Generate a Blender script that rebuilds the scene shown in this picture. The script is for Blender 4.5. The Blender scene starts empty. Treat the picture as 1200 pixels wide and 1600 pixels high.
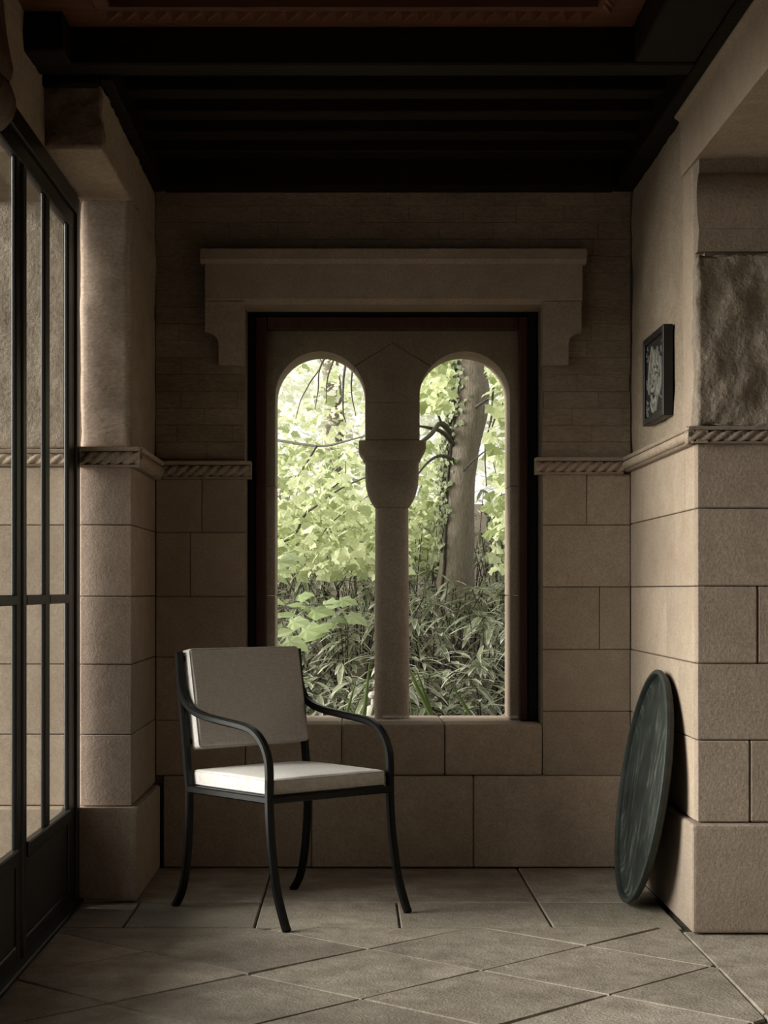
import bpy, bmesh, math, random
import numpy as np
from mathutils import Vector, Matrix, noise, Quaternion

random.seed(7); RNG = np.random.default_rng(11)
sc = bpy.context.scene
C = sc.collection
F = 2790.0; EYE = 1.08          # focal length in pixels of the 1200x1600 frame, eye height (m)
PX, PY = 550.0, 922.0           # principal point

# ------------------------------------------------------------------ camera, sky, exposure
cam_d = bpy.data.cameras.new('camera'); cam = bpy.data.objects.new('camera', cam_d); C.objects.link(cam)
cam.location = (0, 0, EYE); cam.rotation_euler = (math.pi/2, 0, 0)
cam_d.sensor_fit = 'HORIZONTAL'; cam_d.sensor_width = 36.0; cam_d.lens = F/1200*36
cam_d.shift_x = (600-PX)/1200; cam_d.shift_y = (PY-800)/1200
cam_d.clip_start = .05; cam_d.clip_end = 200
sc.camera = cam
world = bpy.data.worlds.new('overcast_sky'); sc.world = world; world.use_nodes = True
bg = world.node_tree.nodes['Background']; bg.inputs[0].default_value = (1.0, .975, .955, 1); bg.inputs[1].default_value = .8
sun_d = bpy.data.lights.new('hazy_sun', 'SUN'); sun = bpy.data.objects.new('hazy_sun', sun_d); C.objects.link(sun)
sun_d.energy = 9.6; sun_d.angle = math.radians(52); sun_d.color = (1, .952, .915)
sun.rotation_euler = Vector((.95, .09, -.29)).to_track_quat('-Z', 'Y').to_euler()
vs = sc.view_settings
vs.view_transform = 'Standard'; vs.look = 'None'; vs.gamma = 1.0; vs.use_curve_mapping = False
vs.exposure = 0.56
sc.cycles.use_denoising = True
sc.cycles.max_bounces = 10; sc.cycles.diffuse_bounces = 2; sc.cycles.transparent_max_bounces = 16
sc.cycles.sample_clamp_indirect = 6

# ------------------------------------------------------------------ helpers
def link(name, me, mat=None, parent=None, smooth=False):
    o = bpy.data.objects.new(name, me); C.objects.link(o)
    if mat is not None and not me.materials: me.materials.append(mat)
    if smooth:
        me.polygons.foreach_set('use_smooth', [True]*len(me.polygons))
    if parent is not None: o.parent = parent
    return o
def bm_obj(name, bm, mat, parent=None, smooth=False):
    me = bpy.data.meshes.new(name); bm.normal_update(); bm.to_mesh(me); bm.free()
    return link(name, me, mat, parent, smooth)
def empty(name, loc=(0, 0, 0), rz=0):
    o = bpy.data.objects.new(name, None); C.objects.link(o); o.location = loc; o.rotation_euler = (0, 0, rz)
    o.empty_display_size = .1
    return o
def tag(o, label, cat, group=None, kind=None):
    o['label'] = label; o['category'] = cat
    if group: o['group'] = group
    if kind: o['kind'] = kind
    return o
def struct(o, label=None):
    o['kind'] = 'structure'
    if label: o['label'] = label
    return o
def add_box(bm, x0, x1, y0, y1, z0, z1, bev=0, seg=1):
    r = bmesh.ops.create_cube(bm, size=1)
    vs_ = r['verts']
    for v in vs_:
        v.co = Vector(((x0+x1)/2 + v.co.x*(x1-x0), (y0+y1)/2 + v.co.y*(y1-y0), (z0+z1)/2 + v.co.z*(z1-z0)))
    if bev:
        es = list({e for v in vs_ for e in v.link_edges})
        bmesh.ops.bevel(bm, geom=es, offset=bev, segments=seg, affect='EDGES', profile=.6)
def box(name, mat, parent, x0, x1, y0, y1, z0, z1, bev=0, seg=1, smooth=False):
    bm = bmesh.new(); add_box(bm, x0, x1, y0, y1, z0, z1, bev, seg)
    return bm_obj(name, bm, mat, parent, smooth)
def boxes(name, mat, parent, lst, bev=0):
    bm = bmesh.new()
    for b in lst: add_box(bm, *b, bev)
    return bm_obj(name, bm, mat, parent)
def fbm(p, o=3):
    s, a, t = 0, 1, 0
    for i in range(o):
        s += a*noise.noise(p); t += a; a *= .5; p = p*2.1
    return s/t
def rough_box(name, mat, parent, x0, x1, y0, y1, z0, z1, res=.025, amp=.006, freq=7, bev=.012, stretch=(1, 1, 1), octv=3):
    bm = bmesh.new(); add_box(bm, x0, x1, y0, y1, z0, z1, bev, 2)
    for ax, (a, b) in enumerate(((x0, x1), (y0, y1), (z0, z1))):
        n = max(1, int((b-a)/res)); nrm = [0, 0, 0]; nrm[ax] = 1
        for i in range(1, n):
            co = [0, 0, 0]; co[ax] = a+(b-a)*i/n
            bmesh.ops.bisect_plane(bm, geom=bm.verts[:]+bm.edges[:]+bm.faces[:], plane_co=co, plane_no=nrm)
    bm.normal_update()
    st = Vector(stretch)
    new = []
    for v in bm.verts:
        p = Vector((v.co.x*st.x, v.co.y*st.y, v.co.z*st.z))*freq
        new.append(v.co + v.normal*(fbm(p, octv)*amp))
    for v, c in zip(bm.verts, new): v.co = c
    return bm_obj(name, bm, mat, parent, True)
def prism(bm, poly, y0, y1, bev=0, plane='XZ'):
    """closed 2-D outline extruded between y0 and y1 (plane XZ) or x0,x1 (plane YZ)"""
    def mk(p, w):
        return (p[0], w, p[1]) if plane == 'XZ' else (w, p[0], p[1])
    a = [bm.verts.new(mk(p, y0)) for p in poly]; b = [bm.verts.new(mk(p, y1)) for p in poly]
    fs = [bm.faces.new(a), bm.faces.new(b[::-1])]
    n = len(poly)
    for i in range(n):
        fs.append(bm.faces.new((a[i], b[i], b[(i+1) % n], a[(i+1) % n])))
    bmesh.ops.recalc_face_normals(bm, faces=fs)
    if bev:
        es = list(fs[0].edges)
        bmesh.ops.bevel(bm, geom=es, offset=bev, segments=2, affect='EDGES', profile=.6)
def prism_obj(name, mat, parent, poly, y0, y1, bev=0, plane='XZ'):
    bm = bmesh.new(); prism(bm, poly, y0, y1, bev, plane); return bm_obj(name, bm, mat, parent)
def catmull(pts, n=6):
    pts = [Vector(p) for p in pts]; P = [pts[0]*2-pts[1]]+pts+[pts[-1]*2-pts[-2]]; out = []
    for i in range(1, len(P)-2):
        p0, p1, p2, p3 = P[i-1:i+3]
        for k in range(n):
            t = k/n
            out.append(.5*((2*p1)+(-p0+p2)*t+(2*p0-5*p1+4*p2-p3)*t*t+(-p0+3*p1-3*p2+p3)*t**3))
    out.append(pts[-1]); return out
def sweep(bm, path, section, side):
    """sweep a closed section (u along 'side', w along the other normal) along path"""
    rings = []; n = len(path)
    for i, p in enumerate(path):
        t = (path[min(i+1, n-1)]-path[max(i-1, 0)]).normalized()
        s = (side - t*side.dot(t)).normalized(); w = t.cross(s)
        rings.append([bm.verts.new(p+s*u+w*v) for u, v in section])
    m = len(section); fs = []
    for i in range(n-1):
        for j in range(m):
            fs.append(bm.faces.new((rings[i][j], rings[i][(j+1) % m], rings[i+1][(j+1) % m], rings[i+1][j])))
    fs.append(bm.faces.new(rings[0][::-1])); fs.append(bm.faces.new(rings[-1]))
    bmesh.ops.recalc_face_normals(bm, faces=fs)
def tube(bm, path, radii, seg=8, noisy=0):
    rings = []; n = len(path); ref = Vector((.3, 1, .2)).normalized()
    for i, p in enumerate(path):
        t = (path[min(i+1, n-1)]-path[max(i-1, 0)]).normalized()
        s = (ref-t*ref.dot(t)).normalized(); w = t.cross(s); r = radii[i] if hasattr(radii, '__len__') else radii
        ring = []
        for k in range(seg):
            a = 2*math.pi*k/seg; q = s*math.cos(a)+w*math.sin(a)
            rr = r*(1+noisy*fbm((p+q*r)*6))
            ring.append(bm.verts.new(p+q*rr))
        rings.append(ring)
    fs = []
    for i in range(n-1):
        for j in range(seg):
            fs.append(bm.faces.new((rings[i][j], rings[i][(j+1) % seg], rings[i+1][(j+1) % seg], rings[i+1][j])))
    fs.append(bm.faces.new(rings[0][::-1])); fs.append(bm.faces.new(rings[-1]))
    bmesh.ops.recalc_face_normals(bm, faces=fs)

# ------------------------------------------------------------------ materials
def nodes(name):
    m = bpy.data.materials.new(name); m.use_nodes = True; nt = m.node_tree; nt.nodes.clear()
    out = nt.nodes.new('ShaderNodeOutputMaterial'); return m, nt, out
def N(nt, t, **kw):
    n = nt.nodes.new(t)
    for k, v in kw.items():
        if k in n.inputs.keys() if isinstance(k, str) else False: n.inputs[k].default_value = v
        else: setattr(n, k, v)
    return n
def mixc(nt, fac, a, b, mode='MIX'):
    n = nt.nodes.new('ShaderNodeMix'); n.data_type = 'RGBA'; n.blend_type = mode
    for s, v in ((n.inputs[0], fac), (n.inputs[6], a), (n.inputs[7], b)):
        if hasattr(v, 'is_output'): nt.links.new(v, s)
        elif isinstance(v, (int, float)): s.default_value = v
        else: s.default_value = (*v, 1)
    return n.outputs[2]
def ramp(nt, src, lo, hi):
    n = nt.nodes.new('ShaderNodeMapRange'); n.inputs[1].default_value = lo; n.inputs[2].default_value = hi
    nt.links.new(src, n.inputs[0]); return n.outputs[0]
def noise_t(nt, vec, scale, detail=4, rough=.55):
    n = nt.nodes.new('ShaderNodeTexNoise'); n.inputs['Scale'].default_value = scale
    n.inputs['Detail'].default_value = detail; n.inputs['Roughness'].default_value = rough
    nt.links.new(vec, n.inputs['Vector']); return n.outputs['Fac']
def stone(name, c1, c2, stain=(.1, .07, .05), stain_amt=.35, bump=.25, grain=140, coarse=9, var=.16, rough=.85, pits=0, moss=None, stretch=None):
    m, nt, out = nodes(name)
    g = nt.nodes.new('ShaderNodeNewGeometry'); pos = g.outputs['Position']
    if stretch:
        mp = nt.nodes.new('ShaderNodeMapping'); mp.inputs['Scale'].default_value = stretch
        nt.links.new(pos, mp.inputs[0]); pos = mp.outputs[0]
    oi = nt.nodes.new('ShaderNodeObjectInfo')
    big = noise_t(nt, pos, coarse*.35, 5, .6); mid = noise_t(nt, pos, coarse*1.7, 6, .65); fine = noise_t(nt, pos, grain, 3, .6)
    col = mixc(nt, ramp(nt, mid, .3, .7), c1, c2)
    st = ramp(nt, big, .42, .85)
    sm = nt.nodes.new('ShaderNodeMath'); sm.operation = 'MULTIPLY'; sm.inputs[1].default_value = stain_amt; nt.links.new(st, sm.inputs[0])
    col = mixc(nt, sm.outputs[0], col, stain)
    hs = nt.nodes.new('ShaderNodeHueSaturation'); nt.links.new(col, hs.inputs['Color'])
    mr = nt.nodes.new('ShaderNodeMapRange'); mr.inputs[3].default_value = 1-var; mr.inputs[4].default_value = 1+var
    nt.links.new(oi.outputs['Random'], mr.inputs[0]); nt.links.new(mr.outputs[0], hs.inputs['Value'])
    col = hs.outputs[0]
    sp = nt.nodes.new('ShaderNodeMapRange'); sp.inputs[1].default_value = .3; sp.inputs[2].default_value = .7; sp.inputs[3].default_value = .8; sp.inputs[4].default_value = 1.15
    nt.links.new(fine, sp.inputs[0])
    col = mixc(nt, 1.0, col, sp.outputs[0], 'MULTIPLY')
    if moss:
        for (mx, my, mr_, amt) in moss:
            d = nt.nodes.new('ShaderNodeVectorMath'); d.operation = 'DISTANCE'; nt.links.new(g.outputs['Position'], d.inputs[0]); d.inputs[1].default_value = (mx, my, 0)
            k = nt.nodes.new('ShaderNodeMapRange'); k.inputs[1].default_value = mr_; k.inputs[2].default_value = 0; k.inputs[3].default_value = 0; k.inputs[4].default_value = amt
            nt.links.new(d.outputs['Value'], k.inputs[0])
            mm = nt.nodes.new('ShaderNodeMath'); mm.operation = 'MULTIPLY'; nt.links.new(k.outputs[0], mm.inputs[0]); nt.links.new(ramp(nt, mid, .42, .62), mm.inputs[1])
            col = mixc(nt, mm.outputs[0], col, (.085, .095, .035))
    b = nt.nodes.new('ShaderNodeBsdfPrincipled'); b.inputs['Roughness'].default_value = rough
    b.inputs['Specular IOR Level'].default_value = .25
    nt.links.new(col, b.inputs['Base Color'])
    add = nt.nodes.new('ShaderNodeMath'); add.operation = 'MULTIPLY_ADD'; add.inputs[1].default_value = .35
    nt.links.new(fine, add.inputs[0]); nt.links.new(mid, add.inputs[2])
    h = add.outputs[0]
    if pits:
        v = nt.nodes.new('ShaderNodeTexVoronoi'); v.inputs['Scale'].default_value = pits; nt.links.new(g.outputs['Position'], v.inputs['Vector'])
        pm = ramp(nt, v.outputs['Distance'], .0, .28)
        a2 = nt.nodes.new('ShaderNodeMath'); a2.operation = 'MULTIPLY_ADD'; a2.inputs[1].default_value = .5; nt.links.new(pm, a2.inputs[0]); nt.links.new(h, a2.inputs[2]); h = a2.outputs[0]
    bp = nt.nodes.new('ShaderNodeBump'); bp.inputs['Strength'].default_value = bump; bp.inputs['Distance'].default_value = .02
    nt.links.new(h, bp.inputs['Height']); nt.links.new(bp.outputs[0], b.inputs['Normal'])
    nt.links.new(b.outputs[0], out.inputs[0]); return m
def plain(name, col, rough=.5, metal=0, bump=0, scale=30, col2=None, spec=.4, stretch=None):
    m, nt, out = nodes(name)
    b = nt.nodes.new('ShaderNodeBsdfPrincipled'); b.inputs['Roughness'].default_value = rough; b.inputs['Metallic'].default_value = metal
    b.inputs['Specular IOR Level'].default_value = spec
    g = nt.nodes.new('ShaderNodeTexCoord'); mp = nt.nodes.new('ShaderNodeMapping'); nt.links.new(g.outputs['Object'], mp.inputs[0])
    if stretch: mp.inputs['Scale'].default_value = stretch
    n = noise_t(nt, mp.outputs[0], scale, 5)
    nt.links.new(mixc(nt, ramp(nt, n, .3, .7), col, col2 or tuple(c*.75 for c in col)), b.inputs['Base Color'])
    if bump:
        bp = nt.nodes.new('ShaderNodeBump'); bp.inputs['Strength'].default_value = bump; bp.inputs['Distance'].default_value = .005
        nt.links.new(n, bp.inputs['Height']); nt.links.new(bp.outputs[0], b.inputs['Normal'])
    nt.links.new(b.outputs[0], out.inputs[0]); return m
def glass(name, tint=(.93, .95, .92), boost=1.0):
    m, nt, out = nodes(name)
    t = nt.nodes.new('ShaderNodeBsdfTransparent'); t.inputs[0].default_value = (*tint, 1)
    gl = nt.nodes.new('ShaderNodeBsdfGlossy'); gl.inputs['Roughness'].default_value = .02; gl.inputs['Color'].default_value = (1, 1, 1, 1)
    fr = nt.nodes.new('ShaderNodeFresnel'); fr.inputs[0].default_value = 1.45
    k = nt.nodes.new('ShaderNodeMath'); k.operation = 'MULTIPLY'; k.inputs[1].default_value = boost; nt.links.new(fr.outputs[0], k.inputs[0])
    mx = nt.nodes.new('ShaderNodeMixShader'); nt.links.new(k.outputs[0], mx.inputs[0]); nt.links.new(t.outputs[0], mx.inputs[1]); nt.links.new(gl.outputs[0], mx.inputs[2])
    nt.links.new(mx.outputs[0], out.inputs[0]); return m
def leafmat(name, c1, c2, edge=None, trans=.5, rough=.5):
    """c1..c2 vary from leaf to leaf (attribute rnd.r); attribute rnd.g marks the pale margin"""
    m, nt, out = nodes(name)
    at = nt.nodes.new('ShaderNodeAttribute'); at.attribute_name = 'rnd'
    sep = nt.nodes.new('ShaderNodeSeparateColor'); nt.links.new(at.outputs['Color'], sep.inputs[0])
    oi = nt.nodes.new('ShaderNodeObjectInfo')
    ad = nt.nodes.new('ShaderNodeMath'); ad.operation = 'ADD'; nt.links.new(sep.outputs[0], ad.inputs[0]); nt.links.new(oi.outputs['Random'], ad.inputs[1])
    fr = nt.nodes.new('ShaderNodeMath'); fr.operation = 'FRACT'; nt.links.new(ad.outputs[0], fr.inputs[0])
    col = mixc(nt, fr.outputs[0], c1, c2)
    if edge: col = mixc(nt, sep.outputs[1], col, edge)
    d = nt.nodes.new('ShaderNodeBsdfPrincipled'); d.inputs['Roughness'].default_value = rough; d.inputs['Specular IOR Level'].default_value = .3
    nt.links.new(col, d.inputs['Base Color'])
    tr = nt.nodes.new('ShaderNodeBsdfTranslucent'); nt.links.new(col, tr.inputs[0])
    mx = nt.nodes.new('ShaderNodeMixShader'); mx.inputs[0].default_value = trans
    nt.links.new(d.outputs[0], mx.inputs[1]); nt.links.new(tr.outputs[0], mx.inputs[2]); nt.links.new(mx.outputs[0], out.inputs[0]); return m

M = {}
M['ashlar'] = stone('buff_ashlar', (.39, .302, .228), (.455, .362, .282), stain=(.27, .18, .128), stain_amt=.45, bump=.16, var=.11)
M['ashlar_back'] = M['ashlar']
M['pitted'] = stone('pitted_ashlar', (.30, .235, .185), (.37, .298, .24), stain=(.22, .15, .115), stain_amt=.5, bump=.24, grain=150, coarse=42, var=.07, pits=0)
M['mortar'] = stone('mortar', (.20, .155, .11), (.27, .215, .16), bump=.3, var=0)
M['plaster'] = stone('limewashed_plaster', (.36, .28, .205), (.42, .335, .25), stain=(.16, .10, .065), stain_amt=.4, bump=.16, grain=60, coarse=6, var=.06, stretch=(1, 1, 2.2))
M['rubble'] = stone('quarry_faced_stone', (.27, .22, .17), (.40, .33, .26), stain=(.17, .12, .09), stain_amt=.6, bump=.6, grain=80, coarse=12, var=.05)
M['rubble_dark'] = stone('dark_rough_stone', (.17, .115, .08), (.27, .195, .14), stain=(.10, .06, .045), stain_amt=.6, bump=.5, grain=80, coarse=14, var=0)
M['brickwash'] = stone('limewashed_brick', (.30, .228, .165), (.37, .29, .212), stain=(.15, .095, .06), stain_amt=.8, bump=.4, grain=60, coarse=7, var=.06, stretch=(.8, .8, 2))
M['flag'] = stone('flagstone', (.25, .21, .17), (.45, .39, .325), stain=(.15, .115, .09), stain_amt=.65, bump=.5, grain=120, coarse=5, var=.16, pits=0,
                  moss=((.93, 5.95, .40, .75), (-.45, 5.85, .45, .45), (.25, 5.85, .3, .25), (-.62, 6.1, .3, .4)))
M['joint'] = stone('floor_joint', (.05, .042, .03), (.11, .095, .07), bump=.5, var=0)
M['beam'] = plain('blackened_oak', (.017, .0115, .008), .6, bump=.4, scale=9, col2=(.009, .006, .004), stretch=(1, 8, 8), spec=.12)
M['redwood'] = plain('red_brown_timber', (.16, .062, .030), .5, bump=.3, scale=8, col2=(.095, .036, .018), stretch=(1, 6, 6))
M['carved'] = plain('carved_brown_wood', (.13, .068, .038), .6, bump=.9, scale=26, col2=(.05, .025, .014))
M['frame_wood'] = plain('dark_red_window_frame', (.075, .026, .014), .5, bump=.25, scale=10, col2=(.045, .016, .009), stretch=(6, 6, 1))
M['black'] = plain('black_painted_steel', (.007, .0065, .006), .38, bump=.05, scale=60, spec=.35)
M['door_panel'] = plain('black_painted_panel', (.014, .013, .012), .5, bump=.1, scale=30)
M['chair_metal'] = plain('black_powder_coat', (.0035, .0033, .003), .38, bump=.05, scale=150, spec=.2)
M['glass'] = glass('clear_door_glass', boost=.3)
M['win_glass'] = glass('clear_window_glass', (.97, .98, .97), .8)
M['bark'] = stone('grey_bark', (.22, .18, .14), (.36, .305, .25), stain=(.10, .08, .06), stain_amt=.5, bump=1.0, grain=40, coarse=22, var=.05, stretch=(4, 4, .7))
M['twig'] = plain('dark_twig', (.055, .045, .034), .8)
M['soil'] = stone('leaf_litter', (.07, .055, .035), (.14, .11, .075), bump=.9, grain=30, coarse=10, var=0)
M['paving'] = stone('porch_paving', (.22, .195, .16), (.29, .255, .215), bump=.2, var=0)
M['pale_stone'] = stone('pale_garden_stone', (.36, .335, .29), (.46, .43, .375), bump=.3, coarse=30, var=0)
M['maple'] = leafmat('lime_green_leaf', (.27, .32, .13), (.86, .90, .58), trans=.58)
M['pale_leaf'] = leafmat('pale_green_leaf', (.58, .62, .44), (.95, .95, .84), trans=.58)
M['broad'] = leafmat('fresh_green_leaf', (.32, .40, .18), (.48, .56, .30), trans=.5, rough=.35)
M['ivy'] = leafmat('grey_green_ivy', (.15, .18, .09), (.36, .39, .25), trans=.25)
M['sasa'] = leafmat('bamboo_grass_leaf', (.13, .155, .085), (.30, .33, .20), edge=(.66, .64, .54), trans=.3, rough=.35)
M['blade'] = leafmat('iris_blade', (.11, .155, .05), (.18, .23, .09), trans=.4, rough=.35)

def fabric():
    m, nt, out = nodes('oatmeal_linen')
    tc = nt.nodes.new('ShaderNodeTexCoord')
    w = []
    for rot in (0, 1):
        mp = nt.nodes.new('ShaderNodeMapping'); nt.links.new(tc.outputs['Object'], mp.inputs[0])
        mp.inputs['Scale'].default_value = (420, 30, 60) if rot else (30, 420, 60)
        w.append(noise_t(nt, mp.outputs[0], 1.0, 2))
    a = nt.nodes.new('ShaderNodeMath'); a.operation = 'ADD'; nt.links.new(w[0], a.inputs[0]); nt.links.new(w[1], a.inputs[1])
    col = mixc(nt, ramp(nt, a.outputs[0], .7, 1.3), (.47, .43, .405), (.66, .62, .59))
    b = nt.nodes.new('ShaderNodeBsdfPrincipled'); b.inputs['Roughness'].default_value = .95; b.inputs['Specular IOR Level'].default_value = .1
    b.inputs['Sheen Weight'].default_value = .15
    nt.links.new(col, b.inputs['Base Color'])
    bp = nt.nodes.new('ShaderNodeBump'); bp.inputs['Strength'].default_value = .25; bp.inputs['Distance'].default_value = .002
    nt.links.new(a.outputs[0], bp.inputs['Height']); nt.links.new(bp.outputs[0], b.inputs['Normal']); nt.links.new(b.outputs[0], out.inputs[0]); return m
M['linen'] = fabric()
def bronze():
    m, nt, out = nodes('verdigris_bronze')
    tc = nt.nodes.new('ShaderNodeTexCoord'); mp = nt.nodes.new('ShaderNodeMapping'); mp.inputs['Scale'].default_value = (3, 14, 3); nt.links.new(tc.outputs['Object'], mp.inputs[0])
    n = noise_t(nt, mp.outputs[0], 2.2, 8, .7); n2 = noise_t(nt, tc.outputs['Object'], 3.2, 5, .6)
    col = mixc(nt, ramp(nt, n2, .35, .7), (.010, .012, .0105), (.030, .035, .031))
    mm = nt.nodes.new('ShaderNodeMath'); mm.operation = 'MULTIPLY'; nt.links.new(ramp(nt, n, .50, .64), mm.inputs[0]); nt.links.new(ramp(nt, n2, .38, .60), mm.inputs[1])
    col = mixc(nt, mm.outputs[0], col, (.12, .13, .11))
    b = nt.nodes.new('ShaderNodeBsdfPrincipled'); b.inputs['Roughness'].default_value = .6; b.inputs['Metallic'].default_value = .1; b.inputs['Specular IOR Level'].default_value = .3
    nt.links.new(col, b.inputs['Base Color'])
    bp = nt.nodes.new('ShaderNodeBump'); bp.inputs['Strength'].default_value = .3; bp.inputs['Distance'].default_value = .004
    nt.links.new(n2, bp.inputs['Height']); nt.links.new(bp.outputs[0], b.inputs['Normal']); nt.links.new(b.outputs[0], out.inputs[0]); return m
M['bronze'] = bronze()
M['bronze_rim'] = plain('dark_bronze_rim', (.018, .022, .019), .55, bump=.3, scale=25, col2=(.034, .040, .035), spec=.3)

# ------------------------------------------------------------------ plan (metres, X right, Y away, Z up)
YB = 6.97      # face of the back wall
XR = 1.088     # face of the right return wall
YR = 5.63      # face of the right pier
XL = -.767     # face of the left return wall
YL = 6.22      # face of the left pier
XD = -.95      # plane of the glazed door
def bx(px): return (px-PX)*YB/F
def bz(py): return EYE+(PY-py)*YB/F
JT = .0014     # half joint

# ------------------------------------------------------------------ floor
floor = struct(box('floor', M['joint'], None, -1.02, 2.6, -1.0, 7.0, -.12, -.010), 'grey stone flag floor with diagonal slabs')
def clip(poly, a, b, c):      # keep a*x+b*y<=c
    out = []
    for i in range(len(poly)):
        p, q = poly[i], poly[(i+1) % len(poly)]; fp = a*p[0]+b*p[1]-c; fq = a*q[0]+b*q[1]-c
        if fp <= 0: out.append(p)
        if fp*fq < 0:
            t = fp/(fp-fq); out.append((p[0]+(q[0]-p[0])*t, p[1]+(q[1]-p[1])*t))
    return out
def inset(poly, d):
    out = poly; n = len(poly); ar = sum(poly[i][0]*poly[(i+1) % n][1]-poly[(i+1) % n][0]*poly[i][1] for i in range(n))
    s = 1 if ar > 0 else -1
    for i in range(n):
        p, q = poly[i], poly[(i+1) % n]; ex, ey = q[0]-p[0], q[1]-p[1]; L = math.hypot(ex, ey)
        if L < 1e-6: continue
        nx, ny = s*ey/L, -s*ex/L
        out = clip(out, nx, ny, nx*p[0]+ny*p[1]-d)
        if len(out) < 3: return []
    return out
def slab(poly, gap=.0032):
    mid = inset(poly, gap)
    if len(mid) < 3: return
    gx, gy = sum(p[0] for p in mid)/len(mid), sum(p[1] for p in mid)/len(mid)
    top = [(p[0]+(gx-p[0])*.016, p[1]+(gy-p[1])*.016) for p in mid]
    ar = sum(mid[i][0]*mid[(i+1) % len(mid)][1]-mid[(i+1) % len(mid)][0]*mid[i][1] for i in range(len(mid)))/2
    if abs(ar) < .003: return
    z = random.uniform(-.0028, .001); cx = sum(p[0] for p in mid)/len(mid); cy = sum(p[1] for p in mid)/len(mid)
    tx, ty = random.uniform(-.004, .004), random.uniform(-.004, .004)
    bm = bmesh.new(); zz = lambda p: z+tx*(p[0]-cx)+ty*(p[1]-cy)
    A = [bm.verts.new((*p, -.03)) for p in mid]; B = [bm.verts.new((*p, zz(p)-.004)) for p in mid]; T = [bm.verts.new((*p, zz(p))) for p in top]
    n = len(mid); bm.faces.new(T)
    for i in range(n):
        j = (i+1) % n; bm.faces.new((A[i], A[j], B[j], B[i])); bm.faces.new((B[i], B[j], T[j], T[i]))
    bmesh.ops.recalc_face_normals(bm, faces=bm.faces[:])
    bm_obj('flagstone', bm, M['flag'], floor)
def rslab(x0, x1, y0, y1): slab([(x0, y0), (x1, y0), (x1, y1), (x0, y1)])
YF = 5.72
au = math.radians(46); ud = Vector((math.cos(au), math.sin(au))); vd = Vector((math.sin(au), -math.cos(au)))
org = Vector((.3693, 5.075)); du, dv = .495, .442
for i in range(-9, 5):
    for j in range(-7, 8):
        c = [org+ud*(i+a)*du+vd*(j+b)*dv for a, b in ((0, 0), (1, 0), (1, 1), (0, 1))]
        p = [(q.x, q.y) for q in c]
        for a, b, k in ((1, 0, 1.045), (-1, 0, .985), (0, 1, YF), (0, -1, -1.6)):
            p = clip(p, a, b, k)
            if len(p) < 3: break
        if len(p) >= 3 and min(q[1] for q in p) < YF-.02 and max(q[1] for q in p) > 2.6: slab(p)
for x0, x1 in ((-.734, -.312), (-.312, .155), (.155, .645), (.645, 1.06)): rslab(x0, x1, YF, 6.19)
for x0, x1 in ((-.76, -.312), (-.312, .645), (.645, 1.08)): rslab(x0, x1, 6.19, 6.96)
rslab(-.985, -.734, YF, 6.19)
for y0, y1 in ((5.12, 5.66), (4.55, 5.12), (4.0, 4.55), (3.4, 4.0)):
    for x0, x1 in ((1.045, 1.62), (1.62, 2.2)): rslab(x0, x1, y0, y1)

# ------------------------------------------------------------------ back wall
OX0, OX1, OZ0, OZ1 = -.417, .744, .556, 2.214       # window opening
YW = 7.44                                            # outer face of the wall
wall_back = struct(boxes('wall_back', M['mortar'], None, [
    (-1.9, OX0, YB+.006, YW, -.12, 2.95), (OX1, 2.6, YB+.006, YW, -.12, 2.95),
    (OX0, OX1, YB+.006, YW, -.12, OZ0-.21), (OX0, OX1, YB+.006, YW, OZ1, 2.95)]), 'back wall of buff ashlar below and limewashed brick above')
def block(parent, x0, x1, y0, y1, z0, z1, mat='ashlar', jx=(1, 1), bev=.0022, name='stone_block', jit=.0015):
    j = random.uniform(-jit, jit)
    return box(name, M[mat], parent, x0+JT*jx[0], x1-JT*jx[1], y0+j, y1, z0+JT, z1-JT, bev)
LZ = [1.515, 1.305, 1.055, .818, .572, .355]
RZ = [1.535, 1.334, 1.092, .848, .606, .355]
for i, cuts in enumerate(([bx(315)], [bx(297)], [], [bx(322)], [])):
    xs = [XL]+cuts+[OX0]
    for a, b in zip(xs, xs[1:]): block(wall_back, a, b, YB, YB+.06, LZ[i+1], LZ[i])
for i, cuts in enumerate(([bx(917)], [], [bx(937)], [], [])):
    xs = [OX1]+cuts+[XR]
    for a, b in zip(xs, xs[1:]): block(wall_back, a, b, YB, YB+.06, RZ[i+1], RZ[i])
for a, b in ((OX0, bx(534)), (bx(534), bx(695)), (bx(695), OX1)):
    box('sill_stone', M['ashlar'], wall_back, a+JT, b-JT, YB-.003, YW+.03, .357, OZ0, .010, 2)
for a, b in ((-.735, -.157), (-.157, .472), (.472, 1.064)):
    block(wall_back, a, b, 6.93, YB+.05, .002, .357, bev=.005)
# limewashed brick above the string course
zc = 1.592; row = 0
while zc < 2.66:
    h = .066; x = XL-(.11 if row % 2 else 0)
    while x < XR:
        L = .205+random.uniform(-.02, .02); x0, x1 = max(x, XL), min(x+L, XR); x += L
        segs = [(x0, x1)]
        if zc < OZ1-.01:
            segs = [(a, b) for a, b in ((x0, min(x1, OX0)), (max(x0, OX1), x1)) if b-a > .012]
        for a, b in segs:
            if b-a < .012: continue
            dy = random.uniform(-.0012, .0012)
            box('brick', M['brickwash'], wall_back, a+.0003, b-.0003, YB+dy+.001, YB+.03, zc+.0003+random.uniform(-.0005, .001), zc+h-.0003, .0012)
    zc += h; row += 1

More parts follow.
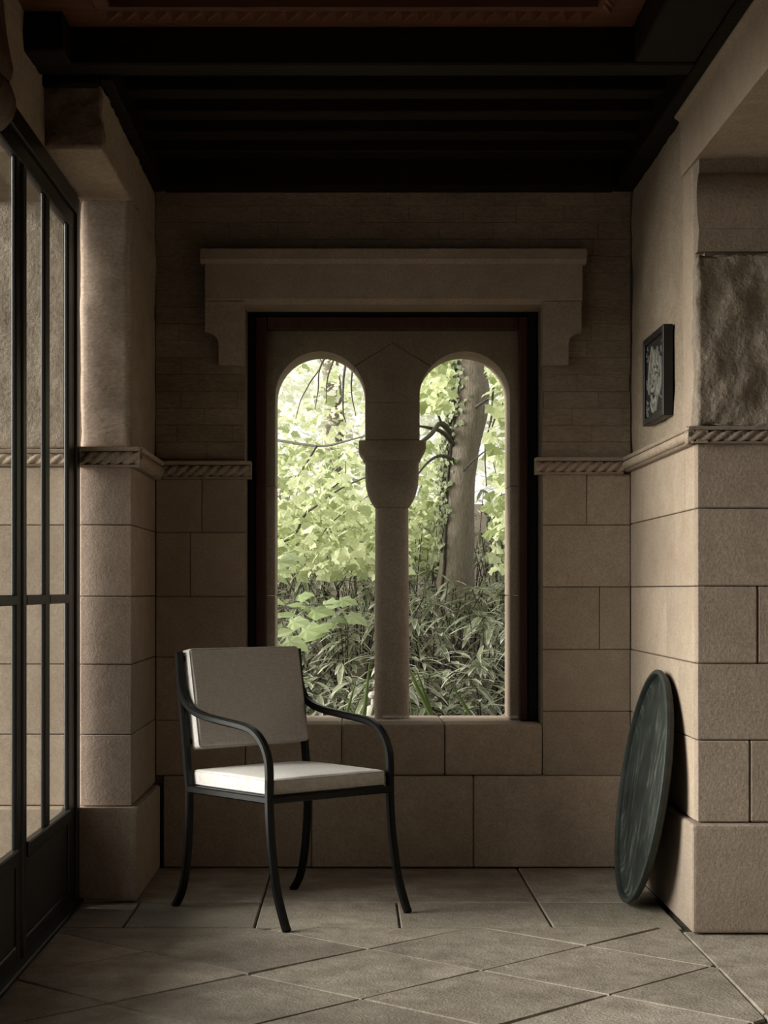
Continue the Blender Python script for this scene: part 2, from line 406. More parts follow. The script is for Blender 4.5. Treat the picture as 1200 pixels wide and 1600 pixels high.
# hood over the window
s2 = 6.915/F
hx = lambda p: (p-PX)*s2
hz = lambda p: EYE+(PY-p)*s2
trim1 = struct(empty('trim_1'), 'projecting stone lintel with stepped corbels over the window')
zt, zm, zl = hz(390), hz(411), hz(469)
prof = [(YB+.01, zt), (6.895, zt), (6.893, zt-.040), (6.915, zt-.055), (YB+.01, zt-.055)]
prism_obj('hood_cap', M['ashlar'], trim1, prof, hx(313), hx(916), .004, 'YZ')
prism_obj('lintel_stone', M['ashlar'], trim1, [(YB+.015, zm+.003), (6.915, zm+.003), (6.915, zl+.006), (6.935, zl-.014), (7.118, zl-.014), (7.118, zm+.003)], hx(320), hx(910), .003, 'YZ')
def corbel_poly(s):
    o, i_, st = (hx(320), hx(381), hx(341)) if s < 0 else (hx(909), hx(848), hx(889))
    p = [(i_, zl-.003), (o, zl-.003), (o, hz(519))]
    c = (o, hz(527)+0); 
    for k in range(0, 7):
        a = math.pi/2*k/6
        p.append((o+(st-o)*math.sin(a), hz(519)-(hz(519)-hz(537))*(1-math.cos(a))))
    p += [(st, hz(570)), (i_, hz(570))]
    return p
for s in (-1, 1): prism_obj('corbel_stone', M['ashlar'], trim1, corbel_poly(s), 6.917, YB+.02, .003)

# ------------------------------------------------------------------ window: tracery, frame, pane
window = struct(empty('window_1'), 'twin round arched window of carved stone in a dark red frame')
YT = 7.19; ac = [(-.1275, 1.86), (.454, 1.86)]; R = .1815
def arc(c, a0, a1, n=14): return [(c[0]+R*math.cos(math.radians(a0+(a1-a0)*k/n)), c[1]+R*math.sin(math.radians(a0+(a1-a0)*k/n))) for k in range(n+1)]
g_ = .0005; apex = (.163, 2.075); top = OZ1-.004; mid = .163
zj = 1.835
Lp = [(OX0+.004, 1.50), (ac[0][0]-R, 1.50)]+arc(ac[0], 180, 42)+[(apex[0]-g_, apex[1]+g_), (mid-g_, top), (OX0+.004, top)]
Rp = [(OX1-.004, 1.50), (OX1-.004, top), (mid+g_, top), (apex[0]+g_, apex[1]+g_)]+arc(ac[1], 138, 0)+[(ac[1][0]+R, 1.50)]
cl = arc(ac[0], 41, 0, 8); cr = arc(ac[1], 180, 139, 8)
Cp = [(apex[0], apex[1]-g_)]+cl+[(ac[0][0]+R, zj+g_), (ac[1][0]-R, zj+g_)]+cr
Pp = [(ac[0][0]+R, zj-g_), (ac[0][0]+R, 1.684), (ac[1][0]-R, 1.684), (ac[1][0]-R, zj-g_)]
for p in (Lp, Rp, Cp, Pp): prism_obj('tracery_stone', M['ashlar'], window, p, YT, YT+.24, .001)
for (z0, z1) in ((OZ0, 1.058), (1.058, 1.50)):
    box('jamb_stone', M['ashlar'], window, OX0+.004, ac[0][0]-R, YT, YT+.24, z0+.001, z1-.0015, .003)
    box('jamb_stone', M['ashlar'], window, ac[1][0]+R, OX1-.004, YT, YT+.24, z0+.001, z1-.0015, .003)
fo = .004
box('shadow_gap_strip', M['black'], window, OX0+fo, OX0+.030, 7.135, YT-.002, OZ0+.002, OZ1-fo, .003)  # black strips stand in for the shadow gap around the wooden frame
box('shadow_gap_strip', M['black'], window, OX1-.040, OX1-fo, 7.135, YT-.002, OZ0+.002, OZ1-fo, .003)
box('frame_head', M['black'], window, OX0+.031, OX1-.041, 7.135, YT-.002, OZ1-.040, OZ1-fo, .003)  # black strip for the same shadow gap along the top
box('wooden_stile', M['frame_wood'], window, OX0+.031, OX0+.076, 7.128, YT-.002, OZ0+.002, OZ1-.041, .005)
box('wooden_stile', M['frame_wood'], window, OX1-.076, OX1-.041, 7.128, YT-.002, OZ0+.002, OZ1-.041, .005)
box('wooden_head', M['frame_wood'], window, OX0+.077, OX1-.077, 7.128, YT-.002, OZ1-.092, OZ1-.041, .005)
box('window_pane', M['win_glass'], window, OX0+.0765, OX1-.0765, 7.150, 7.154, OZ0+.002, OZ1-.0925)

# column
col = tag(empty('stone_column', (.163, 7.312, OZ0)), 'squat stone column with cushion capital between the two arched openings', 'column')
def loft(levels, seg=40):
    bm = bmesh.new(); rings = []
    for z, hw, e in levels:
        ring = []
        for k in range(seg):
            a = 2*math.pi*k/seg; c, s = math.cos(a), math.sin(a)
            r = hw/((abs(c)**e+abs(s)**e)**(1/e))
            ring.append(bm.verts.new((r*c, r*s, z)))
        rings.append(ring)
    for A, B in zip(rings, rings[1:]):
        for j in range(seg): bm.faces.new((A[j], A[(j+1) % seg], B[(j+1) % seg], B[j]))
    bm.faces.new(rings[0][::-1]); bm.faces.new(rings[-1])
    return bm
def autosmooth(o, ang=35):
    me = o.data; me.polygons.foreach_set('use_smooth', [True]*len(me.polygons))
    try: me.set_sharp_from_angle(angle=math.radians(ang))
    except Exception: pass
    return o
b0 = OZ0
autosmooth(bm_obj('shaft', loft([(.001, .0715, 2), (.3, .0705, 2), (.858, .068, 2)]), M['pitted'], col))
cap = [(.860, .070, 2), (.866, .074, 2.1), (.885, .086, 2.4), (.910, .097, 2.9), (.945, .106, 3.6), (.985, .109, 4.5), (1.045, .109, 6)]
autosmooth(bm_obj('capital', loft(cap, 64), M['pitted'], col))
ab = [(1.0455, .109, 8), (1.05, .116, 9), (1.062, .120, 10), (1.066, .121, 10), (1.070, .126, 12), (1.085, .133, 12), (1.095, .1365, 14), (1.126, .1365, 14)]
autosmooth(bm_obj('abacus', loft(ab, 96), M['ashlar'], col))

# ------------------------------------------------------------------ left wall and pier
wall_left = struct(boxes('wall_left', M['mortar'], None, [
    (-1.9, XL-.03, YL+.03, YB+.006, -.12, 2.95),
    (-1.25, XD-.002, -1.0, YL+.014, 2.437, 2.95),
    (-1.25, XD-.002, -1.0, 3.27, 0, 2.437)]), 'left wall and stone pier beside the glazed door')  # last box: unseen solid stretch, added to block light from nearer doors
PZ = [1.510, 1.307, 1.058, .821, .576, .3275]
for a, b in zip(PZ, PZ[1:]):
    block(wall_left, -.948, XL, YL, YB-.004, b, a)
    block(wall_left, -1.40, -1.0, YL+.02, YB-.1, b, a); block(wall_left, -1.9, -1.40, YL+.02, YB-.1, b, a)
box('plinth_block', M['ashlar'], wall_left, -.972, -.7436, 6.175, YB-.045, .002, .3255, .012, 2)
box('plinth_block', M['ashlar'], wall_left, -1.9, -1.0, 6.19, YB-.1, .002, .3255, .006)
rough_box('plaster', M['plaster'], wall_left, -.948, XL, YL, YB-.002, 1.572, 2.45, .03, .014, 5, .016)
rough_box('rough_stone', M['rubble'], wall_left, -1.9, -1.0, YL+.02, YB-.1, 1.575, 2.75, .04, .014, 7, .01)
rough_box('lintel_block', M['plaster'], wall_left, -.985, XL-.002, 5.505, YB-.002, 2.437, 2.632, .016, .010, 13, .006)
rough_box('rough_stone', M['rubble_dark'], wall_left, -.985, XL-.004, 5.486, 5.56, 2.440, 2.632, .009, .016, 22, .008, (.5, 1, 1), 4)
rough_box('plaster', M['plaster'], wall_left, -1.2, XD+.006, -1.0, 5.50, 2.425, 2.94, .06, .012, 4, .01)

# string courses
def rope(bm, p0, p1, r, per=.040, strands=3, ref=Vector((0, 0, 1))):
    d = p1-p0; L = d.length; t = d.normalized(); s = ref; w = t.cross(s); P = per*strands
    n = max(8, int(L/.0045)); seg = 18; rings = []
    for i in range(n+1):
        q = p0+t*(L*i/n); ring = []
        for k in range(seg):
            a = 2*math.pi*k/seg
            ph = (a/(2*math.pi)+L*i/n/P)*strands % 1.0
            rr = r*(.50+.56*math.sin(math.pi*ph)**.6)
            ring.append(bm.verts.new(q+(s*math.cos(a)+w*math.sin(a))*rr))
        rings.append(ring)
    fs = []
    for A, B in zip(rings, rings[1:]):
        for j in range(seg): fs.append(bm.faces.new((A[j], A[(j+1) % seg], B[(j+1) % seg], B[j])))
    fs.append(bm.faces.new(rings[0][::-1])); fs.append(bm.faces.new(rings[-1])); bmesh.ops.recalc_face_normals(bm, faces=fs)
def course(n, p0, p1, outn, zt, zb, label, mat='ashlar', proud=.034, per=.040, e0=0, e1=0):
    """string course from p0 to p1 (x,y) on a wall whose outward normal is outn"""
    root = struct(empty('trim_%d' % n), label)
    p0 = Vector((*p0, 0)); p1 = Vector((*p1, 0)); o = Vector((*outn, 0)); t = (p1-p0).normalized(); p0 -= t*e0; p1 += t*e1
    h = zt-zb; fh = h*.22; lh = h*.12
    def bar(name, z0, z1, pr, pr2):
        bm = bmesh.new(); sec = [(-.03, z0), (pr2, z0), (pr, z1), (-.03, z1)]
        A = [bm.verts.new(p0+o*a+Vector((0, 0, z))) for a, z in sec]; B = [bm.verts.new(p1+o*a+Vector((0, 0, z))) for a, z in sec]
        fs = [bm.faces.new(A), bm.faces.new(B[::-1])]+[bm.faces.new((A[i], B[i], B[(i+1) % 4], A[(i+1) % 4])) for i in range(4)]
        bmesh.ops.recalc_face_normals(bm, faces=fs); bmesh.ops.bevel(bm, geom=bm.edges[:], offset=.002, segments=1, affect='EDGES')
        return bm_obj(name, bm, M[mat], root)
    bar('top_fillet', zt-fh, zt, proud+.006, proud)
    bar('cove', zb+lh, zt-fh, .010, .008)
    bar('bottom_fillet', zb, zb+lh, proud-.006, proud-.016)
    r = (h-fh-lh)/2*1.06
    bm = bmesh.new(); zc_ = (zb+lh+zt-fh)/2
    rope(bm, p0+o*(proud-.004-r*.62)+Vector((0, 0, zc_)), p1+o*(proud-.004-r*.62)+Vector((0, 0, zc_)), r, per)
    autosmooth(bm_obj('rope_moulding', bm, M[mat], root), 50)
    return root
course(2, (XL+.03, YB), (OX0, YB), (0, -1), 1.582, 1.513, 'rope carved string course behind the chair, left of the window', e1=.025)
course(3, (OX1, YB), (XR-.03, YB), (0, -1), 1.596, 1.531, 'rope carved string course right of the window', e0=.03)
course(4, (XR, YB), (XR, YR), (-1, 0), 1.594, 1.541, 'string course running along the right return wall', e1=.03)
course(5, (XR, YR), (2.6, YR), (0, -1), 1.594, 1.541, 'rope carved string course across the right pier', e0=.034, mat='pitted')
course(6, (-.948, YL), (XL, YL), (0, -1), 1.577, 1.507, 'rope carved string course on the left pier beside the door', e1=.03)
course(7, (XL, YL), (XL, YB), (1, 0), 1.577, 1.510, 'string course on the side of the left pier')
course(8, (-1.9, YL+.02), (-1.0, YL+.02), (0, -1), 1.570, 1.512, 'string course on the porch wall seen through the door glass', proud=.02)

# ------------------------------------------------------------------ glazed door
door = struct(empty('door_1'), 'black steel glazed door with clear panes and solid kick panel')
def dbox(name, y0, y1, z0, z1, x0=-.992, x1=-.952, mat='black', bev=.004): return box(name, M[mat], door, x0, x1, y0, y1, z0, z1, bev)
dbox('door_frame', 6.125, 6.190, .0, 2.434, -.978, -.943)
dbox('door_frame', 6.074, 6.122, .0, 2.40, -.976, -.951)
dbox('frame_head', 3.28, 6.12, 2.37, 2.434, -.985, -.938)
dbox('frame_head', 3.28, 6.07, 2.31, 2.368, -.976, -.949)
for k in range(3):
    y1 = 6.07-.93*k; y2 = y1-.926; ym = y1-.495
    X0, X1 = -.966, -.950
    dbox('stile', y1-.080, y1-.002, .02, 2.31, X0, X1, bev=.003); dbox('stile', y2, y2+.073, .02, 2.31, X0, X1, bev=.003)
    dbox('stile_bead', y2-.016, y2+.012, .02, 2.31, -.958, -.944, bev=.005)
    dbox('muntin', ym-.040, ym+.040, .345, 2.31, -.961, -.950, bev=.003)
    for a, b in ((ym+.040, y1-.080), (y2+.073, ym-.040)):
        for z0, z1 in ((.345, 1.036), (1.066, 2.31)):
            box('door_pane', M['glass'], door, -.9595, -.9565, a, b, z0, z1)
            dbox('glazing_bead', a, a+.010, z0, z1, -.963, -.953, bev=.002); dbox('glazing_bead', b-.010, b, z0, z1, -.963, -.953, bev=.002)
        dbox('glazing_bar', a, b, 1.036, 1.066, -.966, -.948)
    dbox('kick_panel', y2+.073, y1-.080, .07, .30, -.962, -.956, 'door_panel', .001)
    dbox('lock_rail', y2+.073, y1-.080, .30, .345, -.968, -.942)
    dbox('bottom_rail', y2+.073, y1-.080, .02, .07, -.968, -.950)
box('threshold', M['black'], door, -1.02, -.925, 3.28, 6.17, .0, .018, .004)

# ------------------------------------------------------------------ right wall, pier, lintel
wall_right = struct(boxes('wall_right', M['mortar'], None, [
    (XR+.03, 2.6, YR+.03, YB+.006, 0, 2.95),
    (XR+.02, 1.6, -1.0, YR+.02, 2.445, 2.95),
    (2.58, 2.7, -1.0, YB, 0, 2.95)]), 'right return wall and stone pier of the open archway')
SZ = [1.545, 1.338, 1.092, .848, .606, .347]
fc = [[1.62], [1.70], [1.279, 1.75], [1.62], [1.255, 1.72]]
qc = [5.838, 6.01, 6.18, 5.95, 6.25]
for i, (a, b) in enumerate(zip(SZ, SZ[1:])):
    xs = [XR]+fc[i]+[2.58]
    block(wall_right, xs[0], xs[1], YR, YR+.045, b, a, 'pitted', jx=(0, 1), bev=.004)
    for p, q in zip(xs[1:], xs[2:]): block(wall_right, p, q, YR, YR+.2, b, a, 'pitted', bev=.005)
    for p, q in ((YR+.0435, qc[i]), (qc[i], YB)):
        if q-p > .05: box('stone_block', M['ashlar'], wall_right, XR+random.uniform(-.001, .001), XR+.06, p+.0015, q-.0015, b+JT, a-JT, .003)
box('plinth_block', M['pitted'], wall_right, 1.066, 1.66, 5.60, YB-.045, .002, .345, .014, 3)
box('plinth_block', M['pitted'], wall_right, 1.664, 2.58, 5.60, YB-.3, .002, .345, .012, 2)
rough_box('plaster', M['plaster'], wall_right, XR+.004, XR+.08, 5.84, YB-.001, 1.592, 2.66, .03, .014, 6, .012)
rough_box('jamb_stone', M['ashlar'], wall_right, XR-.002, XR+.2, YR+.058, 5.87, 1.592, 2.443, .03, .005, 6, .012)
rough_box('quarry_faced_stone', M['rubble'], wall_right, XR-.001, 1.75, YR-.004, YR+.06, 1.593, 2.146, .011, .030, 9, .012, (1.0, 1, .8), 5)
rough_box('quarry_faced_stone', M['rubble'], wall_right, 1.755, 2.58, YR-.004, YR+.3, 1.593, 2.148, .03, .04, 7, .015, (1.0, 1, 1.0), 4)
capp = [(YR+.1, 2.15), (YR+.012, 2.15), (YR-.016, 2.212), (YR-.020, 2.214)]
for k in range(0, 9):
    a = math.pi*k/8; capp.append((YR-.020-.065*math.sin(a*.98)**.8, 2.216+.172*k/8))
capp += [(YR-.012, 2.392), (YR-.012, 2.444), (YR+.1, 2.444)]
def capital_block():
    bm = bmesh.new()
    xs = [XR+.004, XR+.02, 2.58]; rings = []
    for i, x in enumerate((None, 2.58)):
        ring = []
        for (y, z) in capp:
            if x is None:
                xx = XR+.004-max(0, (YR-.012-y))*.30
            else: xx = x
            ring.append(bm.verts.new((xx, y, z)))
        rings.append(ring)
    n = len(capp)
    for j in range(n): bm.faces.new((rings[0][j], rings[0][(j+1) % n], rings[1][(j+1) % n], rings[1][j]))
    bm.faces.new(rings[0]); bm.faces.new(rings[1][::-1]); bmesh.ops.recalc_face_normals(bm, faces=bm.faces[:])
    return bm
autosmooth(bm_obj('impost_moulding', capital_block(), M['pitted'], wall_right), 30)
lp = [(1.60, 2.438), (XR-.006, 2.438), (XR-.010, 2.455), (XR-.010, 2.60), (XR-.016, 2.618), (XR-.030, 2.628), (XR-.032, 2.70), (1.60, 2.70)]
bm = bmesh.new(); prism(bm, lp, 1.0, 5.86, .010); autosmooth(bm_obj('lintel_stone', bm, M['ashlar'], wall_right), 35)

# closing walls behind the camera
M['dim'] = stone('dark_plaster', (.10, .08, .06), (.14, .11, .085), var=0)
struct(box('wall_rear', M['dim'], None, -1.25, 2.7, -1.2, -1.0, 0, 2.95), 'plain wall closing the room')

# ------------------------------------------------------------------ ceiling
ceiling = struct(box('ceiling', M['beam'], None, -1.3, 2.7, -1.2, YW, 2.93, 3.05), 'dark timber ceiling of beams and joists')
def beam(name, x0, x1, y0, y1, z0, z1, mat='beam', bev=.006): return box(name, M[mat], ceiling, x0, x1, y0, y1, z0, z1, bev)
for y0, y1 in ((5.530, 5.630), (5.795, 5.895), (6.055, 6.160), (6.325, 6.435), (6.600, 6.708)): beam('joist', -.74, 1.03, y0, y1, 2.70, 2.93)
beam('wall_plate', -.733, 1.018, 6.868, YB+.011, 2.632, 2.93)
beam('wall_plate', 1.019, 1.10, .8, YB, 2.634, 2.93)
beam('wall_plate', -.775, -.734, 5.46, YB, 2.634, 2.93)
beam('wall_plate', -.985, -.776, 5.455, 5.60, 2.622, 2.93)
beam('cross_beam', -.945, 1.018, 5.28, 5.388, 2.634, 2.93)
beam('main_beam', .833, 1.018, .8, 5.279, 2.640, 2.93)
beam('beam_end', -.951, -.83, 5.132, 5.279, 2.630, 2.744)
zs = 2.744
# red-brown coffer
beam('coffer_board', -.95, .832, 5.10, 5.279, zs, zs+.03, 'redwood', .003)
beam('coffer_board', -.95, -.735, .8, 5.099, zs, zs+.03, 'redwood', .003)
beam('coffer_board', .745, .832, .8, 5.099, zs, zs+.03, 'redwood', .003)
beam('coffer_panel', -.734, .744, .8, 5.099, zs+.075, zs+.09, 'redwood', .002)
beam('coffer_moulding', -.735, .745, 5.085, 5.130, zs-.010, zs+.075, 'redwood', .006)
beam('coffer_moulding', .700, .745, .8, 5.084, zs-.012, zs+.075, 'redwood', .006)
beam('coffer_moulding', -.735, -.690, .8, 5.084, zs-.012, zs+.075, 'redwood', .006)
tm = bpy.data.meshes.new('dogtooth'); r_ = .014
tm.from_pydata([(-.020, -r_, .004), (.020, -r_, .004), (.020, r_, .004), (-.020, r_, .004), (-.014, -.008, -.028)], [], [(0, 1, 4), (1, 2, 4), (2, 3, 4), (3, 0, 4), (3, 2, 1, 0)]); tm.update()
M['tooth'] = plain('lightened_red_timber', (.26, .12, .07), .5, bump=.3, scale=30, col2=(.17, .07, .04)); tm.materials.append(M['tooth'])  # teeth coloured lighter than the moulding to make up for weak light
x = -.685
while x < .69:
    t = link('dogtooth', tm, None, ceiling); t.location = (x, 5.118, zs-.012); x += .0468
y = 5.05
while y > 4.4:
    t = link('dogtooth', tm, None, ceiling); t.location = (.722, y, zs-.012); t.rotation_euler = (0, 0, math.pi/2); y -= .0468

# carved corbel on the left wall
cb = tag(empty('carved_corbel', (XD+.008, 4.66, 2.31)), 'carved brown wooden scroll corbel high beside the glazed door head', 'corbel')
cpts = [(0, .48), (.010, .42), (.016, .34), (.026, .25), (.038, .185), (.045, .155), (.040, .130), (.030, .112), (.042, .100), (.052, .075), (.053, .050), (.045, .025), (.028, .006), (0, .0)]
def corbel_body():
    bm = bmesh.new(); rings = []
    for k in range(13):
        u = -1+2*k/12; sc_ = math.sqrt(max(.12, 1-abs(u)**3.2))
        rings.append([bm.verts.new((p*sc_*(1+.10*math.cos(u*9)), u*.13, z)) for p, z in cpts])
    for A, B in zip(rings, rings[1:]):
        for j in range(len(cpts)-1): bm.faces.new((A[j], A[j+1], B[j+1], B[j]))
        bm.faces.new((A[-1], A[0], B[0], B[-1]))
    bm.faces.new(rings[0]); bm.faces.new(rings[-1][::-1]); bmesh.ops.recalc_face_normals(bm, faces=bm.faces[:]); return bm
autosmooth(bm_obj('scroll_body', corbel_body(), M['carved'], cb), 60)
bm = bmesh.new()
sp = [Vector((.034+.0-(.028*(1-k/26))*math.cos(k*.42), -.128-.004*k/26, .055+(.030*(1-k/26))*math.sin(k*.42)+.0)) for k in range(26)]
tube(bm, sp, .005, 6); bm_obj('volute', bm, M['carved'], cb, True)

# ------------------------------------------------------------------ armchair
ang = math.radians(40.5); ca, sa = math.cos(ang), math.sin(ang)
base = Vector((-.2128, 5.653, 0))+Vector((ca, sa, 0))*.2585+Vector((-sa, ca, 0))*.302
chair = tag(empty('armchair', base, ang), 'black metal armchair with oatmeal linen cushions and splayed legs', 'chair')
def rrect(w, h, c=.25):
    w, h = w/2, h/2; c = min(w, h)*c
    return [(-w+c, -h), (w-c, -h), (w, -h+c), (w, h-c), (w-c, h), (-w+c, h), (-w, h-c), (-w, -h+c)]
armpts = [(.574, .800), (.568, .755), (.553, .718), (.527, .688), (.482, .668), (.417, .655), (.342, .647), (.264, .640), (.204, .633), (.165, .623), (.130, .603), (.102, .572), (.085, .535), (.080, .492), (.080, .445)]
legpts = [(.080, .470), (.080, .403), (.076, .330), (.069, .262), (.058, .200), (.043, .128), (.021, .068), (.000, .022), (-.012, .001)]
postpts = [(.583, .869), (.575, .795), (.564, .710), (.550, .620), (.539, .540), (.530, .470), (.520, .408)]
rearpts = [(.520, .420), (.522, .310), (.530, .205), (.545, .115), (.565, .055), (.588, .020), (.606, .001)]
W2 = .2585; sec = rrect(.027, .024, .45)
for s in (-1, 1):
    for nm, pts in (('front_leg', legpts), ('rear_leg', rearpts), ('arm', armpts), ('back_post', postpts)):
        path = [Vector((s*W2, t-.302, z)) for t, z in pts]
        bm = bmesh.new(); sweep(bm, catmull(path, 5), sec if nm != 'back_post' else rrect(.026, .026, .45), Vector((1, 0, 0)))
        autosmooth(bm_obj(nm, bm, M['chair_metal'], chair), 40)
def rail(nm, a, b, w=.024, h=.026):
    bm = bmesh.new(); a, b = Vector(a), Vector(b); sweep(bm, [a, (a+b)/2, b], rrect(w, h, .35), Vector((0, 0, 1)) if abs((b-a).z) < .5*(b-a).length else Vector((1, 0, 0)))
    bm_obj(nm, bm, M['chair_metal'], chair)
zr = .407
rail('seat_rail', (-W2, .080-.302, zr), (W2, .080-.302, zr)); rail('seat_rail', (-W2, .520-.302, zr), (W2, .520-.302, zr))
for s in (-1, 1): rail('seat_rail', (s*W2, .080-.302, zr), (s*W2, .520-.302, zr))
rail('back_rail', (-W2, .580-.302, .846), (W2, .580-.302, .846), .02, .02)
rail('back_rail', (-W2, .543-.302, .565), (W2, .543-.302, .565), .02, .02)
box('seat_pan', M['chair_metal'], chair, -W2+.010, W2-.010, .085-.302, .515-.302, .414, .4195)
def cushion(nm, w, d, h, mtx, crown=.008, mat='linen'):
    """w along local x, d along local y, h thick along local z; boxed pad with rounded edges and piping"""
    bm = bmesh.new(); add_box(bm, -w/2, w/2, -d/2, d/2, -h/2, h/2, 0)
    bmesh.ops.bevel(bm, geom=bm.edges[:], offset=.012, segments=4, affect='EDGES', profile=.5)
    for ax, L in ((0, w), (1, d)):
        for i in range(1, 22):
            co = [0, 0, 0]; co[ax] = -L/2+L*i/22; no = [0, 0, 0]; no[ax] = 1
            bmesh.ops.bisect_plane(bm, geom=bm.verts[:]+bm.edges[:]+bm.faces[:], plane_co=co, plane_no=no)
    for v in bm.verts:
        fx, fy = 1-(2*v.co.x/w)**2, 1-(2*v.co.y/d)**2
        k = max(0, fx)*max(0, fy)
        v.co.z += math.copysign(1, v.co.z)*crown*k**.5*(abs(v.co.z)/(h/2)) + .0015*fbm(v.co*9)
        e = .004*fbm(Vector((v.co.x*6, v.co.y*6, 3)))
        v.co.x += e*(v.co.x/(w/2)); v.co.y += e*(v.co.y/(d/2))
    o = bm_obj(nm, bm, M[mat], chair, True); o.matrix_local = mtx
    for zz in (h/2-.004, -h/2+.004):
        bm = bmesh.new(); c = .016; path = []
        for (sx, sy, a0) in ((1, 1, 0), (-1, 1, 90), (-1, -1, 180), (1, -1, 270)):
            for k in range(5):
                a = math.radians(a0+90*k/4); path.append(Vector((sx*(w/2-c)+(c-.0015)*math.cos(a), sy*(d/2-c)+(c-.0015)*math.sin(a), zz)))
        path.append(path[0].copy()); tube(bm, path, .0024, 6); bm_obj('piping', bm, M[mat], o, True)
    return o
cushion('seat_cushion', .486, .440, .050, Matrix.Translation((0, .302-.302-.0, 0)) @ Matrix.Translation((0, (.085+.522)/2-.302, .4455)), .009)
lean = math.atan2(.062, .335)
bc = Vector((0, (.515+.030)-.302, .708))
# local y of the pad points up the back, local z towards the sitter
up = Vector((0, math.sin(lean), math.cos(lean))); fw = Vector((0, -math.cos(lean), math.sin(lean))); rt = up.cross(fw)
mt = Matrix((rt, up, fw)).transposed().to_4x4(); mt.translation = bc
cushion('back_cushion', .478, .340, .052, mt, .008)

# ------------------------------------------------------------------ bronze tray leaning on the right wall
Rt = .404
slope = Vector((.122, 0, .80)).normalized(); nrm = Vector((-slope.z, 0, slope.x)); ya = nrm.cross(slope)
ctr = Vector((.957, 6.15, .004))+slope*Rt
tray = tag(empty('bronze_tray', ctr), 'large round verdigris bronze tray leaning against the right wall', 'tray')
tray.matrix_world = Matrix((slope, ya, nrm)).transposed().to_4x4(); tray.location = ctr
def lathe(prof, seg=72, close=True):
    bm = bmesh.new(); rings = []
    for r, z in prof:
        if r < 1e-5: rings.append([bm.verts.new((0, 0, z))])
        else: rings.append([bm.verts.new((r*math.cos(2*math.pi*k/seg), r*math.sin(2*math.pi*k/seg), z)) for k in range(seg)])
    for A, B in zip(rings, rings[1:]):
        for j in range(seg):
            q = [A[j % len(A)], A[(j+1) % len(A)], B[(j+1) % len(B)], B[j % len(B)]]
            q = list(dict.fromkeys(q)); 
            if len(q) > 2: bm.faces.new(q)
    bmesh.ops.recalc_face_normals(bm, faces=bm.faces[:]); return bm
autosmooth(bm_obj('dish', lathe([(0, .004), (.2, .003), (.345, .002), (.372, .004), (.384, .014), (.384, .004), (.376, -.004), (.345, -.006), (0, -.005)]), M['bronze'], tray), 45)
autosmooth(bm_obj('rim', lathe([(.3845, .004), (.3845, .022), (.389, .030), (.397, .031), (.4035, .026), (.4035, .016), (.396, .012), (.392, .002), (.3845, .004)]), M['bronze_rim'], tray), 45)

# ------------------------------------------------------------------ framed calligraphy panel on the right wall
M['panel_black'] = plain('black_frame', (.012, .011, .010), .45)
M['panel_ground'] = plain('dark_panel_ground', (.016, .014, .012), .6, bump=.3, scale=40)
M['panel_pale'] = plain('pale_carved_letters', (.32, .30, .265), .6, bump=.2, scale=60)
fy0, fy1, fz0, fz1 = 6.047, 6.47, 1.672, 1.982
pan = tag(empty('framed_panel', (XR-.001, (fy0+fy1)/2, fz0)), 'black framed panel of pale carved calligraphy hung on right wall', 'wall panel')
hw_, hh_ = (fy1-fy0)/2, (fz1-fz0); xo = -.034
def pbox(nm, mat, x0, x1, y0, y1, z0, z1, bev=.002): return box(nm, M[mat], pan, x0, x1, y0, y1, z0, z1, bev)
fw_ = .030
pbox('frame_side', 'panel_black', xo, 0, -hw_, -hw_+fw_*.9, 0, hh_); pbox('frame_side', 'panel_black', xo, 0, hw_-fw_*.9, hw_, 0, hh_)
pbox('frame_rail', 'panel_black', xo, 0, -hw_+fw_*.9, hw_-fw_*.9, 0, fw_*.8); pbox('frame_rail', 'panel_black', xo, 0, -hw_+fw_*.9, hw_-fw_*.9, hh_-fw_*.8, hh_)
pbox('back_panel', 'panel_ground', -.024, -.002, -hw_+fw_*.9, hw_-fw_*.9, fw_*.8, hh_-fw_*.8, 0)
def ribbon(nm, mat, pts, wid, x):
    # pts in (u,v) 0..1, u from the far edge to the near edge; relief stands on the panel
    iw, ih = 2*(hw_-fw_), hh_-2*fw_*.8
    P = catmull([Vector((hw_-fw_-u*iw, fw_*.8+v*ih, 0)) for u, v in pts], 5); n = len(P); bm = bmesh.new(); rings = []
    for i, p in enumerate(P):
        t = (P[min(i+1, n-1)]-P[max(i-1, 0)]).normalized(); s = Vector((-t.y, t.x, 0)); k = i/(n-1)
        w = wid*(.35+.65*math.sin(math.pi*min(1, max(0, .08+.84*k)))**.8)/2
        rings.append([bm.verts.new((xx, *(p+s*ww).xy)) for ww, xx in ((-w, -.0235), (-w*.8, x), (w*.8, x), (w, -.0235))])
    for A, B in zip(rings, rings[1:]):
        for j in range(3): bm.faces.new((A[j], A[j+1], B[j+1], B[j]))
    bm.faces.new(rings[0]); bm.faces.new(rings[-1][::-1]); bmesh.ops.recalc_face_normals(bm, faces=bm.faces[:])
    return bm_obj(nm, bm, M[mat], pan)
